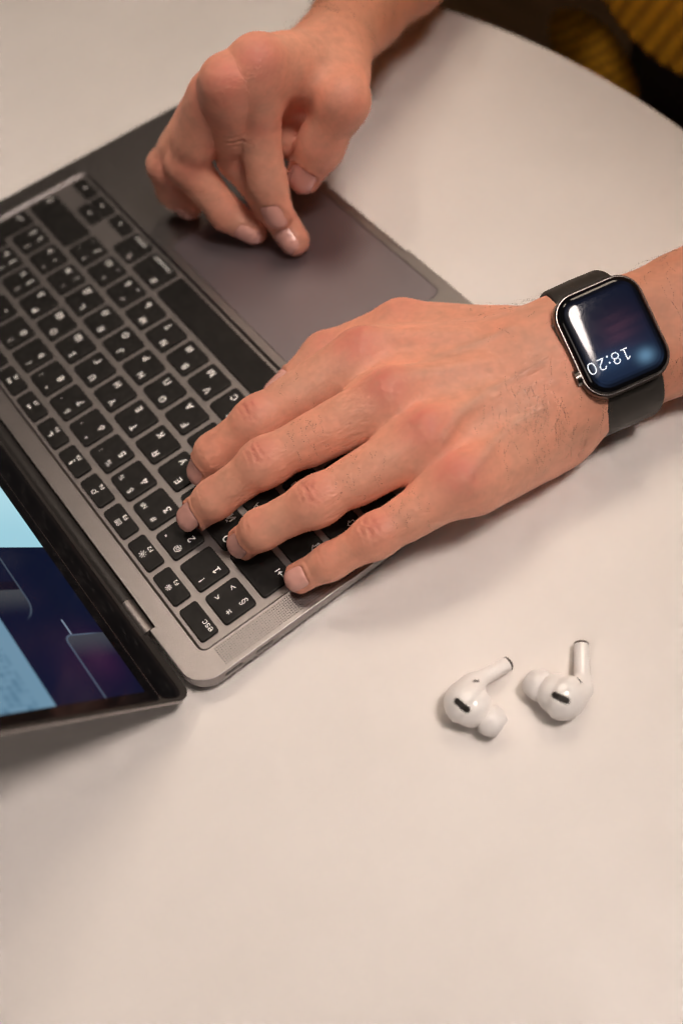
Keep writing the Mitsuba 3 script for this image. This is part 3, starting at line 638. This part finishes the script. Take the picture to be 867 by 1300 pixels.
# ---------------------------------------------------------------- watch on the left wrist
wt = thing('wristwatch', 'black square smart watch with lit time on a dark rubber strap round the wrist', 'watch')
xw = nrm([0.26515, 0.96070, -0.0822]); uw = nrm([-0.863, 0.1984, -0.4646]); uw = nrm(uw - xw * (uw @ xw)); nw = np.cross(xw, uw)
WC = np.array([-21.54, -180.74, 55.64])                       # centre of the glass
def wf(v): v = np.asarray(v, float); return WC + v[:, :1] * xw + v[:, 1:2] * uw + (v[:, 2:3] - 10.7) * nw
def wm(m): m = conv(m).copy(); m.vertices = W(wf(m.vertices)); return m
bs('mat_rim', base_color=rgb(0.20, 0.18, 0.17), roughness=0.3, metallic=1.0)
def ring_loft(rings):
    n = len(rings[0]); V = np.vstack(rings + [rings[-1].mean(0, keepdims=True)]); F = []
    for i in range(len(rings) - 1):
        for k in range(n):
            a, b = i * n + k, i * n + (k + 1) % n; F += [(a, b, b + n), (a, b + n, a + n)]
    l = (len(rings) - 1) * n
    for k in range(n): F.append((l + k, l + (k + 1) % n, len(V) - 1))
    return tm(V, F)
def case_ring(d, z): return ring(rrect(-18.6 + d, -21.9 + d, 18.6 - d, 21.9 - d, max(10.2 - d, 1), 12), z)
part(wt, 'case', wm(hull(np.vstack([case_ring(4, 0), case_ring(1.4, .9), case_ring(.35, 2.4), case_ring(0, 4.2), case_ring(0, 6.2), case_ring(.25, 7.7), case_ring(.75, 8.15), case_ring(1.1, 8.2)]))), 'mat_watch_case', smooth=35)
part(wt, 'rim', wm(ring_loft([case_ring(.9, 8.1), case_ring(.72, 8.26), case_ring(1.08, 8.30), case_ring(1.3, 8.1)])), 'mat_rim', smooth=40)
GPROF = [(1.05, 7.9), (1.06, 8.30), (1.35, 8.95), (1.85, 9.50), (2.5, 9.92), (3.3, 10.24), (4.3, 10.47), (5.6, 10.61), (7.5, 10.68), (9.9, 10.70)]
def gz(d): return np.interp(d, [a for a, _ in GPROF[1:]], [b for _, b in GPROF[1:]])
gk = part(wt, 'glass', wm(ring_loft([case_ring(d, z) for d, z in GPROF])), 'mat_watch_glass', smooth=True)
bs('mat_watch_glass', base_color=rgb(0.004, 0.004, 0.005), roughness=0.06, specular=0.28)
def face(p, n, uv):
    x, y = uv.x, uv.y
    c = mix((0.004, 0.007, 0.020), (0.010, 0.020, 0.048), smoothstep(-12, 20, y + x * .15))
    g = dr.exp(-(dr.square((x + 2) / 9) + dr.square((y + 1) / 7)))
    c = c + mi.Color3f(0.040, 0.012, 0.016) * g * (0.45 + 0.8 * noise(x * .12, y * .75, 2.0))
    g2 = dr.exp(-(dr.square((x + 7.5) / 3.4) + dr.square((y - 12.4) / 2.8)))
    c = c + mi.Color3f(0.10, 0.20, 0.29) * g2
    g3 = dr.exp(-(dr.square((x - 5) / 9) + dr.square((y - 9) / 3.5)))
    c = c + mi.Color3f(0.012, 0.030, 0.06) * g3
    e = smoothstep(15.2, 12.5, dr.abs(x)) * smoothstep(18.6, 15.5, dr.abs(y))
    return c * (.25 + .75 * e)
drings = [ring(rrect(-18.6 + d, -21.9 + d, 18.6 - d, 21.9 - d, max(10.2 - d, 1), 12), gz(d) + .02) for d in (3.4, 4.0, 5.0, 6.2, 8.0, 9.8, 13)]
dm = ring_loft(drings); dv_ = np.asarray(dm.vertices).copy()
k = part(wt, 'display', wm(dm), 'mat_watch_glass', smooth=True, uv=dv_[:, :2], label='lit dark blue watch face showing 18:20')
scene[k]['emitter'] = {'type': 'area', 'radiance': proc(face)}
tmn = meshkit.text_mesh('18:20', 4.75, depth=.04); 
tq = tmn.triangles[(tmn.face_normals[:, 2] > .9)][:, :, :2]
tmn = polyext(shapely.union_all([sg.Polygon(q) for q in tq]).buffer(.01).buffer(-.11), 0, .04)
tmn.apply_translation([3.6 - tmn.extents[0] / 2 - tmn.bounds[0][0] + 3.0, 6.5, 10.70])
k2 = part(k, 'numerals', wm(tmn), 'mat_legend', smooth=False)
scene[k2]['emitter'] = {'type': 'area', 'radiance': rgb(.40, .54, .68)}
crown = m3.Manifold.cylinder(1.9, 3.6, 3.4, 32)
part(wt, 'crown', wm(conv(crown).apply_transform(frame([0, 1, 0], [0, 0, 1], [1, 0, 0], [18.0, 9.6, 4.9]))), 'mat_steel', smooth=30)
sb = hull(np.vstack([np.c_[np.full(28, x), rrect(-14, 3.9 - 1, -3, 3.9 + 1.6, 1.2, 6)] for x in (17.5,)] + [np.c_[np.full(28, 18.9), rrect(-13.7, 4.1 - 1, -3.3, 3.9 + 1.3, 1.0, 6)]]))
part(wt, 'side_button', wm(sb), 'mat_watch_case', smooth=30)
# strap: a closed band round the wrist
WA = np.array([-9.933, -182.992, 28.908])                            # wrist centre under the watch
def strap(a0, a1, n=64):
    V, F = [], []; m_ = 10
    for i in range(n + 1):
        a = a0 + (a1 - a0) * i / n; ca, sa_ = math.cos(a), math.sin(a)
        el, eh = 31.2, 21.4
        c = WA + uw * (el * np.sign(ca) * abs(ca) ** .80) + nw * (eh * np.sign(sa_) * abs(sa_) ** .80 - .2) + xw * -4.2
        t = nrm(-uw * el * sa_ + nw * eh * ca); o = np.cross(t, xw); o = o if o @ (c - WA) > 0 else -o
        hw = 11.6 + 1.9 * min(max((sa_ - .2) / .6, 0), 1)
        prof = [(-hw, -.2), (-hw + .35, .75), (-hw + 1.1, 1.15), (0, 1.35), (hw - 1.1, 1.15), (hw - .35, .75), (hw, -.2), (hw - .6, -1.0), (0, -1.1), (-hw + .6, -1.0)]
        for x, y in prof: V.append(c + xw * x + o * y)
    for i in range(n):
        for k in range(m_):
            a, b = i * m_ + k, i * m_ + (k + 1) % m_; F += [(a, b, b + m_), (a, b + m_, a + m_)]
    for s, e in ((0, 1), (n * m_, -1)):
        for k in range(1, m_ - 1): F.append((s, s + k + 1, s + k) if e > 0 else (s, s + k, s + k + 1))
    m = tm(V, F); m.fix_normals(); return m
part(wt, 'strap', w_(strap(math.radians(74), math.radians(-100))), 'mat_strap', smooth=50)
part(wt, 'strap', w_(strap(math.radians(106), math.radians(272))), 'mat_strap', smooth=50)

# ---------------------------------------------------------------- earbuds
def earbud(label, head, tipc, root, stem, slot_c, slot_d, cdir):
    k = thing('earbud', label, 'earbud', 'pair of white earbuds on the table')
    head, tipc, slot_c = map(lambda v: np.asarray(v, float), (head, tipc, slot_c)); ax = nrm(tipc - head); stem = [np.asarray(s, float) for s in stem]
    def f(p):
        d = cone(p, head, head + ax * 2.0, 8.6, 7.6)
        s = chain(p, [np.asarray(root, float)] + stem, [2.6, 3.1, 2.75], 4)
        d = smin(d, s, 4.0)
        sd = nrm(stem[1] - stem[0]); return np.maximum(d, (p - stem[1]) @ sd.astype(np.float32) - 1.0)
    lo = np.min([head - 11, tipc - 11, stem[1] - 6, np.asarray(root) - 7], 0); hi = np.max([head + 11, tipc + 11, stem[1] + 6, np.asarray(root) + 7], 0)
    part(k, 'shell', w_(surface(f, lo, hi, .42)), 'mat_bud', smooth=True)
    sd = nrm(stem[1] - stem[0])
    y = nrm(np.cross(sd, [0, 0, 1])); x = np.cross(y, sd)
    cap = lathe([(0.0001, -.5), (2.55, -.9), (2.86, -.75), (2.8, -.1), (2.3, .32), (1.9, .40), (1.5, .42), (0.9, .2), (0.0001, .12)], 24); cap.apply_transform(frame(x, y, sd, stem[1] + sd * .93))
    part(k, 'charging_contact', w_(cap), 'mat_steel', smooth=30)
    prof = [(0.0001, -2.6), (4.2, -2.6), (5.3, -2.3), (5.95, -1.5), (6.0, -.4), (5.7, 1.4), (5.0, 3.2), (4.3, 4.3), (3.5, 4.8), (2.6, 4.75), (2.3, 4.2), (2.2, 2.0), (0.0001, 1.9)]
    y = nrm(np.cross(ax, [.2, .1, 1])); x = np.cross(y, ax); tp = lathe(prof, 40); tp.apply_transform(frame(x, y, ax, tipc))
    part(k, 'ear_tip', w_(tp), 'mat_tip', smooth=45)
    # the black sound vent, laid into the shell
    def patch(c, u, w, hl, hw, depth, name, mat):
        c = np.asarray(c, float); n = nrm(c - w); u = nrm(np.asarray(u) - n * (np.asarray(u) @ n)); v = np.cross(n, u)
        pl = sg.LineString([(-hl + hw, 0), (hl - hw, 0)]).buffer(hw, quad_segs=6); m = trimesh.creation.extrude_polygon(pl, .5, engine='earcut'); m = m.subdivide().subdivide().subdivide()
        q = np.asarray(m.vertices); P = c + q[:, :1] * u + q[:, 1:2] * v + n * 5; 
        for _ in range(30): P = P - np.clip(f(P.astype(np.float32)), -2, 2)[:, None] * n * .8
        P = P + n * (q[:, 2:3] - .5 + depth); part(k, name, w_(tm(P, m.faces)), mat, smooth=40)
    patch(slot_c, slot_d, head, 3.5, 1.25, .16, 'sound_vent', 'mat_mesh_black')
    side = nrm(np.cross(sd, ax)); g = head * .45 + stem[0] * .55 + cdir
    patch(g, sd if abs(sd @ ax) < .6 else side, head, 1.5, .45, .10, 'small_vent', 'mat_mesh_black')
    return k
def onT(x, y, h):                                          # a point h mm above the table under deck position x, y
    return np.array([x, y, -12.5 + SL * (23 - y) + h])
earbud('white earbud nearer the keyboard with its stem pointing towards the wrist', onT(-83, -53.8, 8.8), onT(-93.2, -56.6, 7.0), onT(-79, -53.5, 7.5), (onT(-78.2, -60.5, 8.0), onT(-80.0, -76.5, 4.8)), (-84.4, -49.6, 7.2), nrm(np.array([-21.3, -6.6, -9.5])), np.array([-1.0, 0, 3]))
earbud('white earbud farther from the keyboard with its stem lying back behind it', onT(-103.5, -82, 8.9), onT(-94.2, -79.3, 6.7), onT(-105.2, -85, 6.5), (onT(-105.5, -90.5, 6.0), onT(-92.4, -103.2, 4.2)), (-105.2, -78.2, 9.3), nrm(np.array([-20.5, -12.6, -7.3])), np.array([1, 0, 3.5]))
